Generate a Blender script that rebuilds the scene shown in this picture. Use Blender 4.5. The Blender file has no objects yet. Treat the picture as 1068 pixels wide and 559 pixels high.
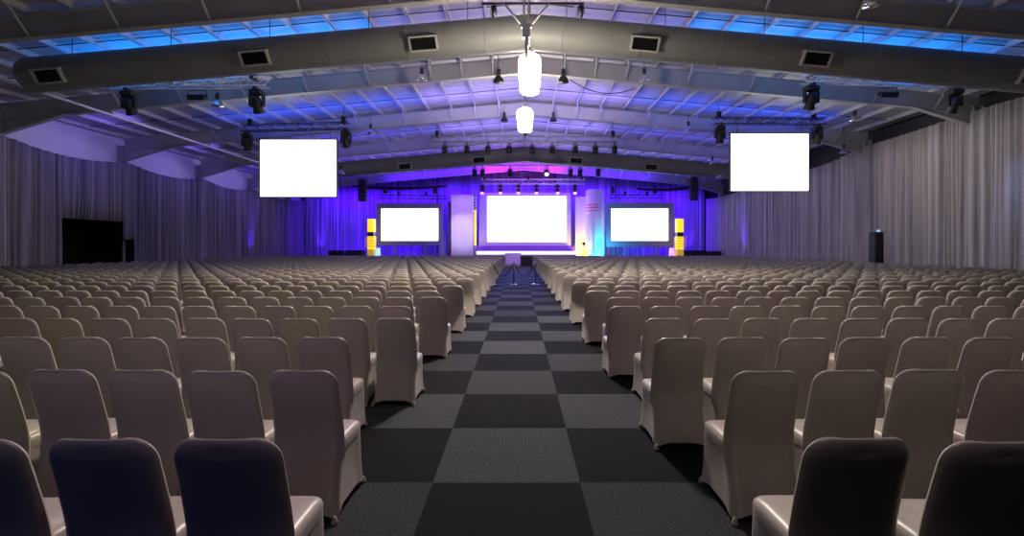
import bpy, bmesh, math, random
import numpy as np
from mathutils import Vector, Matrix
random.seed(7)
SC = bpy.context.scene
COL = SC.collection
PI = math.pi
# ------------------------------------------------------------------ camera
F, VX, HY, EYE = 489.0, 541.0, 257.0, 1.69     # focal length and vanishing point in the 1068x559 frame
cam = bpy.data.cameras.new('camera')
co = bpy.data.objects.new('camera', cam); COL.objects.link(co); SC.camera = co
cam.sensor_fit = 'HORIZONTAL'; cam.sensor_width = 36; cam.lens = 36*F/1068
co.location = (0, 0, EYE); co.rotation_euler = (PI/2, 0, 0)
cam.shift_x = -(VX-534)/1068; cam.shift_y = (HY-279.5)/1068
cam.clip_end = 300; cam.clip_start = 0.05
def at(px, py, D): return Vector(((px-VX)*D/F, D, EYE+(HY-py)*D/F))
vx = lambda px, D: (px-VX)*D/F
SC.view_settings.view_transform = 'Standard'; SC.view_settings.look = 'None'
SC.view_settings.gamma = 1; SC.view_settings.exposure = 0; SC.view_settings.use_curve_mapping = False
try:
    SC.cycles.use_denoising = True; SC.cycles.sample_clamp_indirect = 6
except Exception: pass
w = bpy.data.worlds.new('world'); SC.world = w; w.use_nodes = True
w.node_tree.nodes['Background'].inputs[0].default_value = (0.10, 0.11, 0.2, 1)
w.node_tree.nodes['Background'].inputs[1].default_value = 0.02

# ------------------------------------------------------------------ materials
MATS = {}
def mat(name, col, rough=0.6, metal=0.0, emit=None, es=0.0, spec=0.5, sheen=0.0, noise=None, bump=None):
    m = bpy.data.materials.new(name); m.use_nodes = True; nt = m.node_tree
    b = nt.nodes['Principled BSDF']
    b.inputs['Base Color'].default_value = (*col, 1); b.inputs['Roughness'].default_value = rough
    b.inputs['Metallic'].default_value = metal; b.inputs['Specular IOR Level'].default_value = spec
    if sheen: b.inputs['Sheen Weight'].default_value = sheen
    if emit: b.inputs['Emission Color'].default_value = (*emit, 1); b.inputs['Emission Strength'].default_value = es
    if noise or bump:
        tc = nt.nodes.new('ShaderNodeTexCoord')
    if noise:
        sc, amt = noise
        n = nt.nodes.new('ShaderNodeTexNoise'); n.inputs['Scale'].default_value = sc; n.inputs['Detail'].default_value = 4
        nt.links.new(tc.outputs['Object'], n.inputs['Vector'])
        r = nt.nodes.new('ShaderNodeMapRange'); r.inputs[1].default_value = .3; r.inputs[2].default_value = .7
        r.inputs[3].default_value = 1-amt; r.inputs[4].default_value = 1+amt
        nt.links.new(n.outputs['Fac'], r.inputs[0])
        mx = nt.nodes.new('ShaderNodeMix'); mx.data_type = 'RGBA'; mx.blend_type = 'MULTIPLY'; mx.inputs[0].default_value = 1
        mx.inputs[6].default_value = (*col, 1); nt.links.new(r.outputs[0], mx.inputs[7]); nt.links.new(mx.outputs[2], b.inputs['Base Color'])
    if bump:
        sc, st = bump
        n2 = nt.nodes.new('ShaderNodeTexNoise'); n2.inputs['Scale'].default_value = sc
        nt.links.new(tc.outputs['Object'], n2.inputs['Vector'])
        bp = nt.nodes.new('ShaderNodeBump'); bp.inputs['Strength'].default_value = st; bp.inputs['Distance'].default_value = .01
        nt.links.new(n2.outputs['Fac'], bp.inputs['Height']); nt.links.new(bp.outputs[0], b.inputs['Normal'])
    MATS[name] = m
    return m
M_roof = mat('roof_sheet', (.42,.42,.44), .55)
M_purlin = mat('galvanised_purlin', (.5,.5,.52), .5, noise=(3,.12))
M_beam = mat('painted_steel', (.4,.4,.4), .5, noise=(1.2,.08))
M_duct = mat('duct_metal', (.225,.23,.235), .5, .0, noise=(1.5,.06))
M_ventf = mat('vent_frame', (.45,.45,.45), .5)
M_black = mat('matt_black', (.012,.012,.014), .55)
M_blackg = mat('gloss_black', (.02,.02,.022), .3)
M_darkm = mat('dark_metal', (.05,.05,.055), .4, .6)
M_alu = mat('aluminium', (.7,.71,.74), .4, .25)
M_chrome = mat('chrome', (.8,.8,.82), .15, 1.0)
M_lens = mat('lens_glass', (.03,.03,.05), .05)
M_cable = mat('black_cable', (.015,.015,.015), .6)
M_white = mat('white_paint', (.75,.75,.78), .6)
M_wall = mat('white_wall', (.7,.7,.74), .8, noise=(.6,.05))
M_rear = mat('dark_cloth', (.03,.03,.035), .9)
M_cover = mat('spandex_cover', (.40,.36,.33), .34, sheen=.12, noise=(2.2,.05), bump=(260,.06))
M_cover2 = mat('spandex_cover_olive', (.39,.365,.275), .34, sheen=.12, noise=(2.2,.05), bump=(260,.06))
M_cover3 = mat('spandex_cover_plum', (.37,.31,.31), .34, sheen=.12, noise=(2.2,.05), bump=(260,.06))
M_drape = mat('grey_drape', (.33,.31,.335), .9)
M_drapeL = mat('mauve_drape', (.25,.23,.27), .9)
M_drapeB = mat('pale_drape', (.42,.42,.5), .9)
M_valance = mat('black_valance', (.01,.01,.014), .9)
M_screen = mat('lit_screen', (.8,.8,.8), .6, emit=(1,1,1), es=3.2)
M_screenF = mat('screen_frame', (.02,.03,.06), .5)
M_surr = mat('screen_surround', (.62,.62,.68), .6)
M_grey = mat('grey_frame', (.27,.29,.42), .6)
M_lamp = mat('lamp_glow', (1,1,1), .5, emit=(1,.86,.68), es=85)
M_amber = mat('amber_glow', (.8,.6,.05), .5, emit=(1,.62,.02), es=1.25)
M_amberdim = mat('amber_lit_acrylic', (.7,.5,.1), .5, emit=(1,.6,.05), es=.35)
M_edge = mat('stage_edge_light', (.9,.9,.95), .5, emit=(.92,.85,1), es=2.2)
M_cyan = mat('cyan_uplight_glow', (.6,.8,.9), .5, emit=(.35,.75,1), es=1.1)
M_pink = mat('pink_uplight_glow', (.8,.5,.8), .5, emit=(.8,.35,1), es=1.2)
M_pinkdot = mat('pink_lit_lens', (.8,.3,.6), .4, emit=(1,.25,.75), es=2.5)
M_warmdot = mat('warm_lit_lens', (.9,.8,.6), .4, emit=(1,.85,.6), es=4)
M_fascia = mat('stage_cloth', (.35,.3,.45), .8)
M_rope = mat('dark_rope', (.02,.02,.03), .7)
M_case = mat('flight_case', (.02,.02,.025), .5, bump=(80,.1))
M_riser = mat('grey_riser', (.16,.16,.2), .7)

# ribbed roof sheet: bump of ribs running down the slope
nt = M_roof.node_tree; b = nt.nodes['Principled BSDF']
tc = nt.nodes.new('ShaderNodeTexCoord'); wv = nt.nodes.new('ShaderNodeTexWave'); wv.bands_direction = 'Y'
wv.inputs['Scale'].default_value = 0.55; wv.inputs['Distortion'].default_value = 0
nt.links.new(tc.outputs['Object'], wv.inputs['Vector'])
bp = nt.nodes.new('ShaderNodeBump'); bp.inputs['Strength'].default_value = .7; bp.inputs['Distance'].default_value = .05
nt.links.new(wv.outputs['Fac'], bp.inputs['Height']); nt.links.new(bp.outputs[0], b.inputs['Normal'])

# drape cloth: slightly uneven overlapping lengths of voile
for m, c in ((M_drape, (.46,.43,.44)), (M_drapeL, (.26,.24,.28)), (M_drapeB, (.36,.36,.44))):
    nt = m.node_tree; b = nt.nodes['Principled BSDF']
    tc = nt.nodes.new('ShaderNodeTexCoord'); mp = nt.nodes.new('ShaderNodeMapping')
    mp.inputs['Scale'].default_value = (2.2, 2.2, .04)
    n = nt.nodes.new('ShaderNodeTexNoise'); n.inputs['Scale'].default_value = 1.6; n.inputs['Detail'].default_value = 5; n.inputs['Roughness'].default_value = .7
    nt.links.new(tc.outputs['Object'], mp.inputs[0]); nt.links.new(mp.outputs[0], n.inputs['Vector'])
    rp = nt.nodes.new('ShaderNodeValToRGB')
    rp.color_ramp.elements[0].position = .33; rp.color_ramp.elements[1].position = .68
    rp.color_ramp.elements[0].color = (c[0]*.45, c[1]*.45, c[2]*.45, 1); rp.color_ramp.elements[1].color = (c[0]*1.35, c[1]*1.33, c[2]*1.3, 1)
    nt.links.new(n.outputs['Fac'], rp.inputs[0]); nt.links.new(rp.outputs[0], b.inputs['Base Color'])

# carpet tiles
def carpet():
    m = bpy.data.materials.new('carpet_tiles'); m.use_nodes = True; nt = m.node_tree; b = nt.nodes['Principled BSDF']
    b.inputs['Roughness'].default_value = .95; b.inputs['Specular IOR Level'].default_value = .15
    tc = nt.nodes.new('ShaderNodeTexCoord'); mp = nt.nodes.new('ShaderNodeMapping')
    mp.inputs['Location'].default_value = (.615/1.055, -3.355/1.005, .5); mp.inputs['Scale'].default_value = (1/1.055, 1/1.005, 0)
    nt.links.new(tc.outputs['Object'], mp.inputs[0])
    ck = nt.nodes.new('ShaderNodeTexChecker'); ck.inputs['Scale'].default_value = 1
    ck.inputs['Color2'].default_value = (.042,.045,.05,1); ck.inputs['Color1'].default_value = (.006,.006,.007,1)
    nt.links.new(mp.outputs[0], ck.inputs['Vector'])
    fl = nt.nodes.new('ShaderNodeVectorMath'); fl.operation = 'FLOOR'; nt.links.new(mp.outputs[0], fl.inputs[0])
    wn = nt.nodes.new('ShaderNodeTexWhiteNoise'); nt.links.new(fl.outputs[0], wn.inputs[0])
    r = nt.nodes.new('ShaderNodeMapRange'); r.inputs[3].default_value = .7; r.inputs[4].default_value = 1.25; nt.links.new(wn.outputs['Value'], r.inputs[0])
    n = nt.nodes.new('ShaderNodeTexNoise'); n.inputs['Scale'].default_value = 60; n.inputs['Detail'].default_value = 6; nt.links.new(tc.outputs['Object'], n.inputs['Vector'])
    r2 = nt.nodes.new('ShaderNodeMapRange'); r2.inputs[1].default_value = .3; r2.inputs[2].default_value = .7; r2.inputs[3].default_value = .55; r2.inputs[4].default_value = 1.45
    nt.links.new(n.outputs['Fac'], r2.inputs[0])
    mu = nt.nodes.new('ShaderNodeMath'); mu.operation = 'MULTIPLY'; nt.links.new(r.outputs[0], mu.inputs[0]); nt.links.new(r2.outputs[0], mu.inputs[1])
    mx = nt.nodes.new('ShaderNodeMix'); mx.data_type = 'RGBA'; mx.blend_type = 'MULTIPLY'; mx.inputs[0].default_value = 1
    nt.links.new(ck.outputs['Color'], mx.inputs[6]); nt.links.new(mu.outputs[0], mx.inputs[7]); nt.links.new(mx.outputs[2], b.inputs['Base Color'])
    bp = nt.nodes.new('ShaderNodeBump'); bp.inputs['Strength'].default_value = .4; bp.inputs['Distance'].default_value = .01
    nt.links.new(n.outputs['Fac'], bp.inputs['Height']); nt.links.new(bp.outputs[0], b.inputs['Normal'])
    return m
M_carpet = carpet()

# ------------------------------------------------------------------ mesh helpers
class MB:
    def __init__(s): s.v = []; s.f = []; s.sm = []
    def add(s, v, f, smooth=False):
        o = len(s.v); s.v += [tuple(p) for p in v]; s.f += [tuple(i+o for i in q) for q in f]; s.sm += [smooth]*len(f); return s
    def box(s, c, d, R=None, bev=0.0):
        x, y, z = d[0]/2, d[1]/2, d[2]/2; c = Vector(c)
        if bev:
            bm = bmesh.new(); bmesh.ops.create_cube(bm, size=1)
            for q in bm.verts: q.co = Vector((q.co.x*d[0], q.co.y*d[1], q.co.z*d[2]))
            bmesh.ops.bevel(bm, geom=bm.edges[:], offset=bev, segments=2, affect='EDGES', profile=.5)
            bm.verts.index_update()
            P = [q.co.copy() for q in bm.verts]; Fc = [[q.index for q in f.verts] for f in bm.faces]; bm.free()
        else:
            P = [Vector((a*x, b_*y, e*z)) for a in (-1,1) for b_ in (-1,1) for e in (-1,1)]
            Fc = [(0,1,3,2),(4,6,7,5),(0,4,5,1),(2,3,7,6),(0,2,6,4),(1,5,7,3)]
        if R is not None: P = [R @ p for p in P]
        return s.add([p+c for p in P], Fc)
    def span(s, lo, hi, bev=0.0):
        lo, hi = Vector(lo), Vector(hi); return s.box((lo+hi)/2, hi-lo, None, bev)
    def bar(s, p0, p1, w, h, up=(0,0,1)):
        p0, p1 = Vector(p0), Vector(p1); d = p1-p0; L = d.length; y = d/L
        x = y.cross(Vector(up));
        if x.length < 1e-5: x = y.cross(Vector((1,0,0)))
        x.normalize(); z = x.cross(y)
        return s.box((p0+p1)/2, (w, L, h), Matrix((x, y, z)).transposed())
    def tube(s, pts, r, n=8, caps=True):
        pts = [Vector(p) for p in pts]; ring = []; prev = None; k0 = len(s.v); V = []; Fc = []
        rs = r if isinstance(r, (list, tuple)) else [r]*len(pts)
        for i, p in enumerate(pts):
            t = (pts[min(i+1, len(pts)-1)]-pts[max(i-1, 0)]).normalized()
            a = Vector((0,0,1)) if abs(t.z) < .9 else Vector((1,0,0))
            if prev is not None: a = prev
            x = (a - t*a.dot(t)).normalized(); y = t.cross(x); prev = x
            for k in range(n):
                an = 2*PI*k/n; V.append(p + (x*math.cos(an)+y*math.sin(an))*rs[i])
        for i in range(len(pts)-1):
            for k in range(n):
                k2 = (k+1) % n; Fc.append((i*n+k, i*n+k2, (i+1)*n+k2, (i+1)*n+k))
        if caps:
            Fc.append(tuple(range(n))[::-1]); Fc.append(tuple((len(pts)-1)*n+k for k in range(n)))
        return s.add(V, Fc, True)
    def lathe(s, prof, c=(0,0,0), n=24, R=None):
        c = Vector(c); V = []; Fc = []
        for (r, z) in prof:
            for k in range(n):
                a = 2*PI*k/n; p = Vector((r*math.cos(a), r*math.sin(a), z)); V.append((R @ p if R is not None else p)+c)
        for i in range(len(prof)-1):
            for k in range(n):
                k2 = (k+1) % n; Fc.append((i*n+k, i*n+k2, (i+1)*n+k2, (i+1)*n+k))
        Fc.append(tuple(range(n))[::-1]); Fc.append(tuple((len(prof)-1)*n+k for k in range(n)))
        return s.add(V, Fc, True)
    def mesh(s, name):
        me = bpy.data.meshes.new(name); me.from_pydata(s.v, [], s.f)
        me.polygons.foreach_set('use_smooth', s.sm); 
        return me
    def build(s, name, m, parent=None, loc=None):
        me = s.mesh(name); me.materials.append(m)
        o = bpy.data.objects.new(name, me); COL.objects.link(o)
        if any(s.sm) and not all(s.sm):
            pass
        if loc is not None: o.location = loc
        if parent is not None: o.parent = parent
        return o
def tag(o, label=None, cat=None, group=None, kind=None):
    if label: o['label'] = label
    if cat: o['category'] = cat
    if group: o['group'] = group
    if kind: o['kind'] = kind
    return o
def empty(name, loc, label, cat, group=None, rz=0):
    o = bpy.data.objects.new(name, None); COL.objects.link(o); o.location = loc; o.rotation_euler = (0, 0, rz)
    o.empty_display_size = .2
    return tag(o, label, cat, group)
def copy_tree(o, parent=None):
    c = o.copy(); COL.objects.link(c); c.parent = parent
    for ch in list(o.children): copy_tree(ch, c)
    return c
def S(o): o['kind'] = 'structure'; return o
def light(name, typ, loc, color, power, target=None, **kw):
    l = bpy.data.lights.new(name, typ); l.color = color; l.energy = power
    for k, v in kw.items(): setattr(l, k, v)
    o = bpy.data.objects.new(name, l); COL.objects.link(o); o.location = loc
    if target is not None:
        d = Vector(target)-Vector(loc); o.rotation_euler = d.to_track_quat('-Z', 'Y').to_euler()
    return o
ORD = ['zeroth','first','second','third','fourth','fifth','sixth','seventh','eighth','ninth','tenth','eleventh','twelfth','thirteenth','fourteenth','fifteenth','sixteenth','seventeenth','eighteenth','nineteenth','twentieth','twenty-first','twenty-second','twenty-third','twenty-fourth','twenty-fifth','twenty-sixth','twenty-seventh','twenty-eighth','twenty-ninth','thirtieth']

# ------------------------------------------------------------------ room shell
XL, XR, YB, Y0 = -21.35, 18.75, 46.0, -9.0
RX, RZ, SL = .39, 8.70, .09            # ridge x, underside of the rafters at the ridge, roof slope
def rz(x): return RZ-SL*abs(x-RX)      # underside of rafters
S(MB().span((XL-.3, Y0-.3, -.3), (XR+.3, YB+.5, 0)).build('floor', M_carpet))
roof = MB()
for sx in (-1, 1):
    xe = XL-.2 if sx < 0 else XR+.2
    a, e = RZ+.67+.2, RZ+.67+.2-SL*abs(xe-RX)
    P = [(RX,Y0,a),(RX,YB+.5,a),(xe,YB+.5,e),(xe,Y0,e)]
    P += [(p[0],p[1],p[2]+.06) for p in P]
    roof.add(P, [(0,1,2,3),(7,6,5,4),(0,3,7,4),(1,5,6,2),(2,6,7,3),(0,4,5,1)])
ceiling = S(roof.build('ceiling', M_roof))
pur_x = [RX-.18, RX+.18]
for k in range(1, 18):
    for sx in (-1, 1):
        x = RX+sx*(.18+1.25*k)
        if XL+.1 < x < XR-.1: pur_x.append(x)
for x in sorted(pur_x):
    z = rz(x)+.67
    m = MB(); m.span((x-.012, Y0, z), (x+.012, YB, z+.2)); m.span((x-.06, Y0, z), (x+.012, YB, z+.012)); m.span((x-.012, Y0, z+.185), (x+.06, YB, z+.198))
    m.build('purlin', M_purlin, ceiling)
FR = [1+6*k for k in range(8)]
for yb in [1+6*k-dy for k in range(8) for dy in (-2, -4)]:
    m = MB()
    for sx in (-1, 1):
        xs = sorted(x for x in pur_x if (x-RX)*sx > 0)
        m.tube([(xs[0], yb, rz(xs[0])+.78), (xs[-1], yb, rz(xs[-1])+.78)], .018, 6)
    m.build('sag_rod', M_darkm, ceiling)
for i, y in enumerate(FR):
    m = MB()
    for sx in (-1, 1):
        xe = XL+.35 if sx < 0 else XR-.15
        for (z0, h, wd) in ((0.0, .02, .22), (.325, .63, .02), (.65, .02, .22)):
            m.bar((RX, y, RZ+z0+.01), (xe, y, rz(xe)+z0+.01), wd, h)
        m.bar((RX+sx*.005, y, RZ+.335), (RX+sx*.03, y, RZ+.335), .24, .68)
        # haunch towards the column
        hx = xe+(-sx)*2.6
        P = [(xe, y-.01, rz(xe)), (hx, y-.01, rz(hx)), (xe, y-.01, rz(xe)-.55)]; P += [(p[0], y+.01, p[2]) for p in P]
        m.add(P, [(0,1,2),(5,4,3),(0,3,4,1),(1,4,5,2),(2,5,3,0)])
        m.bar((hx, y, rz(hx)), (xe, y, rz(xe)-.55), .22, .02)
    bo = S(m.build('beam_%d' % (i+1), M_beam))
    for xe in (XL+.25, XR-.2):
        c = MB(); h = rz(xe)+.3; z0 = 3.15 if (y == 25 and xe < 0) else 0
        c.span((xe-.2, y-.12, z0), (xe-.18, y+.12, h)); c.span((xe+.18, y-.12, z0), (xe+.2, y+.12, h)); c.span((xe-.2, y-.012, z0), (xe+.2, y+.012, h))
        c.build('column', M_beam, bo)
    for x in pur_x[2:]:
        k = round((abs(x-RX)-.18)/1.25)
        if k in (1, 3, 5, 7, 9, 11, 13) or (k == 2):
            c = MB(); c.bar((x, y-.02, rz(x)+.03), (x, y-.62, rz(x)+.68), .05, .05)
            c.build('fly_brace', M_purlin, bo)
# walls behind the drapes
wl = MB()
DO = [(21.45, 24.8, 3.0), (24.8, 25.45, 2.05)]          # doorway: y from, y to, height
wl.span((XL-.15, Y0, 0), (XL, 21.45, 7.5)); wl.span((XL-.15, 25.45, 0), (XL, YB, 7.5))
wl.span((XL-.15, 21.45, 3.0), (XL, 24.8, 7.5)); wl.span((XL-.15, 24.8, 2.05), (XL, 25.45, 7.5))
S(wl.build('wall_left', M_wall))
S(MB().span((XR, Y0, 0), (XR+.15, YB, 7.75)).build('wall_right', M_rear))
S(MB().span((XL, YB, 0), (XR, YB+.15, 9.5)).build('wall_back', M_rear))
S(MB().span((XL, Y0-.15, 0), (XR, Y0, 9.5)).build('wall_rear', M_rear))
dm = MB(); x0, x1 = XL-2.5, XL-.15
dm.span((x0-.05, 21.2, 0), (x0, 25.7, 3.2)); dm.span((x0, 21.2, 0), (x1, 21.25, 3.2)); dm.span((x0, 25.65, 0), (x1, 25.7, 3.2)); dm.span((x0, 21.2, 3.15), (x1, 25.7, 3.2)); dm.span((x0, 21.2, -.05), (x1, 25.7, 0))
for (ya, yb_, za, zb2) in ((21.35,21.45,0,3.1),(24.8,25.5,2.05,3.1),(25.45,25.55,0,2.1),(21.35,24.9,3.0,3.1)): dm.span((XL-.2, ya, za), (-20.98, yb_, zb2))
S(dm.build('door_1', M_black))  # dark of the unlit interior put into black recess walls and jambs

# ------------------------------------------------------------------ drapes
def drape(name, axis, pos, s0, s1, top, m, label, side, holes=(), amp=.07, sag=.3, zb=.02, group=None, seed=0, n_per_m=26, topb=None):
    rnd = random.Random(seed)
    n = int((s1-s0)*n_per_m); ph = 0; V = []; Fc = []; phs = []
    wl_ = .24
    for i in range(n+1):
        ph += 2*PI/(wl_*n_per_m)*(1+.55*math.sin(i*.13+seed)+rnd.uniform(-.35,.35)); phs.append(ph)
    rows = [0, .12, .3, .5, .7, .88, 1]
    zs = [zb, 1, 2.05, 3.0, 4.2, 5.3, None]
    tb = top if topb is None else topb
    for i in range(n+1):
        t = i/n; s = s0+(s1-s0)*t
        tz = top+(tb-top)*t - sag*4*t*(1-t)
        for j, z in enumerate(zs):
            zz = tz if z is None else z*min(1, tz/6.14)
            if z in (2.05, 3.0): zz = z
            k = (1-.25*(zz/6))*min(1, t*(s1-s0)/.2, (1-t)*(s1-s0)/.2); d = amp*k*(math.sin(phs[i])+.45*math.sin(phs[i]*.37+seed))
            s_ = s + .03*k*math.sin(zz*.7+phs[i]*.2)
            V.append((pos+side*d, s_, zz) if axis == 'x' else (s_, pos+side*d, zz))
    nz = len(zs)
    for i in range(n):
        sm = s0+(s1-s0)*(i+.5)/n
        for j in range(nz-1):
            zm = (V[i*nz+j][2]+V[i*nz+j+1][2])/2
            if any(h0-.02 < sm < h1+.02 and zm < hz for (h0, h1, hz) in holes): continue
            a = i*nz+j; Fc.append((a, a+nz, a+nz+1, a+1))
    me = bpy.data.meshes.new(name); me.from_pydata(V, [], Fc); me.polygons.foreach_set('use_smooth', [True]*len(Fc)); me.materials.append(m)
    o = bpy.data.objects.new(name, me); COL.objects.link(o)
    md = o.modifiers.new('cloth thickness', 'SOLIDIFY'); md.thickness = .012
    return tag(o, label, 'drape', group)
XDL, XDR = -21.0+.12, 18.2
GL = 'drapes along the doorway wall'; GR = 'drapes along the loudspeaker wall'
LL = {0:'mauve pleated drape hung before the first bay, short of the black doorway',1:'mauve pleated drape cut out around the black doorway',2:'mauve pleated drape hung just beyond the black doorway, second white gable above',3:'mauve pleated drape with violet uplight streak, third white gable above',4:'unlit dark drape at the stage end of the doorway wall'}
for k, (a, b_) in enumerate(((13,19),(19,25),(25,31),(31,37),(37,45.6))):
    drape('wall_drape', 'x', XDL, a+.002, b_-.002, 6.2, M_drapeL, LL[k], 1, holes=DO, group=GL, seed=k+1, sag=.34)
LR = {0:'pale pleated drape nearest the camera on the tall speaker wall',1:'grey pleated drape with the tall black floor speaker before its far edge',2:'grey pleated drape next beyond the tall black floor speaker',3:'pleated drape behind the hanging screen on the floor speaker wall',4:'violet-streaked dark drape at the stage end of the floor speaker wall'}
for k, (a, b_) in enumerate(((13,19),(19,25),(25,31),(31,37),(37,45.6))):
    tp = [7.1,7.1,6.95,6.6,6.4,6.3]
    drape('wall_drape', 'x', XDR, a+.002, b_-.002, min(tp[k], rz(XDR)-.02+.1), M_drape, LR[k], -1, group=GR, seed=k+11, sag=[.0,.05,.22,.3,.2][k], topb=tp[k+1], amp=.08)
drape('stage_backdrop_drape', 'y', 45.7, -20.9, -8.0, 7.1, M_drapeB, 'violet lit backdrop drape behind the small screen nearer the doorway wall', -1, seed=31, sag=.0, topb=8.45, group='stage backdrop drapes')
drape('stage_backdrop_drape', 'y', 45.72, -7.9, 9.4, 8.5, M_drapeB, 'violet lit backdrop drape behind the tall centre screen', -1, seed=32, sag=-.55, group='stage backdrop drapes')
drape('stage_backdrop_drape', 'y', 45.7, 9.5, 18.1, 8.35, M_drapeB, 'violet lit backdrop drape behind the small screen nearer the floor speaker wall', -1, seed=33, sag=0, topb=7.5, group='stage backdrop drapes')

# ------------------------------------------------------------------ chairs
def grid_faces(nu, nv, flip=False, off=0):
    f = []
    for i in range(nu-1):
        for j in range(nv-1):
            a = off+i*nv+j; q = (a, a+nv, a+nv+1, a+1); f.append(q[::-1] if flip else q)
    return f
def rear_y(z):                         # rear surface: leans back above the seat, flares out to the rear legs below it
    sp = lambda q: .06*math.log(1+math.exp(q/.06))
    return -.148-.27*sp(z-.43)-.255*sp(.43-z)
def backrest_geo(nu=17, nv=18, W=.215, T=.93, r=.095, h=.033):
    us = [math.sin(PI/2*(-1+2*i/(nu-1))) for i in range(nu)]
    zb = .34
    vs = [1-(1-j/(nv-1))**1.8 for j in range(nv)]
    V = []
    for sgn in (-1, 1):
        for u in us:
            for v in vs:
                z = zb+(T-zb)*v
                W2 = W+.012*(1-v)
                hw = W2 if z < T-r else W2-r+math.sqrt(max(0, r*r-(z-(T-r))**2))
                ez = math.sqrt(max(0, 1-((z-zb)/(T-zb))**14)); eu = math.sqrt(max(0, 1-abs(u)**7))
                y = rear_y(z)+h + .018*u*u
                off = h*ez*eu
                if sgn < 0: off -= .008*math.exp(-((u*W)/.05)**2-((z-.885-.25*(u*W)**2*4)/.016)**2) + .006*math.exp(-(u*1.6)**2)*max(0, math.sin(PI*v))*.6
                V.append((hw*u, y+sgn*off, z))
    n = nu*nv
    Fc = grid_faces(nu, nv, False) + grid_faces(nu, nv, True, n)
    return V, Fc
def rrect(n, a, yb, yf, r):
    """n points round a rounded rectangle of half width a from yb to yf; also how near a corner each is."""
    out = []
    cx, cy = 0, (yb+yf)/2; hb = (yf-yb)/2
    for k in range(n):
        t = 2*PI*k/n+PI/n; c, s_ = math.cos(t), math.sin(t)
        e = .28
        x = a*math.copysign(abs(c)**e, c); y = hb*math.copysign(abs(s_)**e, s_)
        corner = (min(abs(x)/a, abs(y)/hb))**3
        out.append((x, cy+y, corner))
    return out
def skirt_geo(n=56, rows=9):
    V = []
    for j in range(rows):
        t = j/(rows-1)                    # 0 at seat, 1 at hem
        a = .222+.016*t**1.5; yb = rear_y(.436*(1-t))-.004; yf = .235+.03*t
        for k, (x, y, c) in enumerate(rrect(n, a, yb, yf, .05)):
            pin = .028*(1-c)*math.sin(min(1, t*1.15)*PI*.62)
            L = math.hypot(x, y-.0) or 1
            x2 = x-(x/L)*pin*(.5 if abs(y) > .2 else 1); pin *= .35 if y < -.1 else 1; y2 = y-(y/L)*pin
            rip = .0035*math.sin(k*2.7+j*.3)*t*(1 if c < .95 else 0)
            zh = .008+.055*(1-c)**1.2
            z = .436*(1-t)+zh*t
            V.append((x2+rip*(x/L), y2+rip*(y/L), z))
    Fc = []
    for j in range(rows-1):
        for k in range(n):
            k2 = (k+1) % n; Fc.append((j*n+k, (j+1)*n+k, (j+1)*n+k2, j*n+k2))
    return V, Fc
def seat_geo(n=56):
    V = []; prof = [(.985,.39),(.999,.425),(.995,.44),(.975,.456),(.93,.468),(.84,.477),(.6,.482),(.3,.484)]
    for s_, z in prof:
        for (x, y, c) in rrect(n, .2225, -.165, .236, .05):
            V.append((x*s_, .0375+(y-.0375)*s_, z-(.012*max(0, y/.24)**3 if z > .43 else 0)))
    Fc = []
    for j in range(len(prof)-1):
        for k in range(n):
            k2 = (k+1) % n; Fc.append((j*n+k, j*n+k2, (j+1)*n+k2, (j+1)*n+k))
    Fc.append(tuple((len(prof)-1)*n+k for k in range(n)))
    return V, Fc
def me_of(name, geo, m):
    me = bpy.data.meshes.new(name); me.from_pydata(geo[0], [], geo[1]); me.polygons.foreach_set('use_smooth', [True]*len(geo[1])); me.materials.append(m); return me
foot = MB()
foot.lathe([(.001,.05),(.008,.045),(.015,.03),(.02,.012),(.019,.002),(.001,.001)][::-1], n=12)
ME = {'backrest': me_of('backrest', backrest_geo(), M_cover), 'seat': me_of('seat', seat_geo(), M_cover), 'skirt': me_of('skirt', skirt_geo(), M_cover)}
ME['foot_pocket'] = foot.mesh('foot_pocket'); ME['foot_pocket'].materials.append(M_cover)
MES = {}
for n_, m_ in ((0, M_cover), (1, M_cover2), (2, M_cover3)):
    for k, me in ME.items():
        c = me if n_ == 0 else me.copy()
        if n_: c.materials.clear(); c.materials.append(m_)
        MES[(n_, k)] = c
def make_chair(feet, tint):
    r = bpy.data.objects.new('banquet_chair', None); COL.objects.link(r); r['category'] = 'chair'; r.empty_display_size = .2
    for k in ('backrest', 'seat', 'skirt'):
        o = bpy.data.objects.new(k, MES[(tint, k)]); COL.objects.link(o); o.parent = r
    if feet:
        for x, y in ((-.216,-.262),(.216,-.262),(-.216,.243),(.216,.243)):
            o = bpy.data.objects.new('foot_pocket', MES[(tint, 'foot_pocket')]); COL.objects.link(o); o.parent = r; o.location = (x, y, 0)
    return r
ROW0, PITCH, NROWS, NEAR = 1.83, 1.04, 37, 11
startL = {0:-1.17, 1:-1.33, 2:-1.66, 3:-1.33}; startR = {0:1.36, 1:1.52, 2:1.36, 3:1.55}
spots, far = [], []
rnd = random.Random(5)
for r in range(NROWS):
    D = ROW0+PITCH*r
    for side in (-1, 1):
        st = startL.get(r, -1.58 if r % 2 == 0 else -1.3) if side < 0 else startR.get(r, 1.37 if r % 2 == 0 else 1.55)
        sp = .505 if side < 0 else .522
        lim = -20.3 if side < 0 else 17.5
        k = 0
        while True:
            x = st+side*sp*k
            if (x-lim)*side > 0: break
            vis = abs(x)-.23 < (541 if side < 0 else 527)/F*(D+.02)
            jx, jy, jr = rnd.uniform(-.006,.006), rnd.uniform(-.02,.02), rnd.uniform(-.016,.016)
            p = (x+jx, D+.255+jy, jr, r, k+1, side)
            (spots if (r < NEAR and vis) else far).append(p)
            k += 1
protos = {}; rtint = random.Random(11)  # olive and plum cover tints mixed in at random for variety
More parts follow.
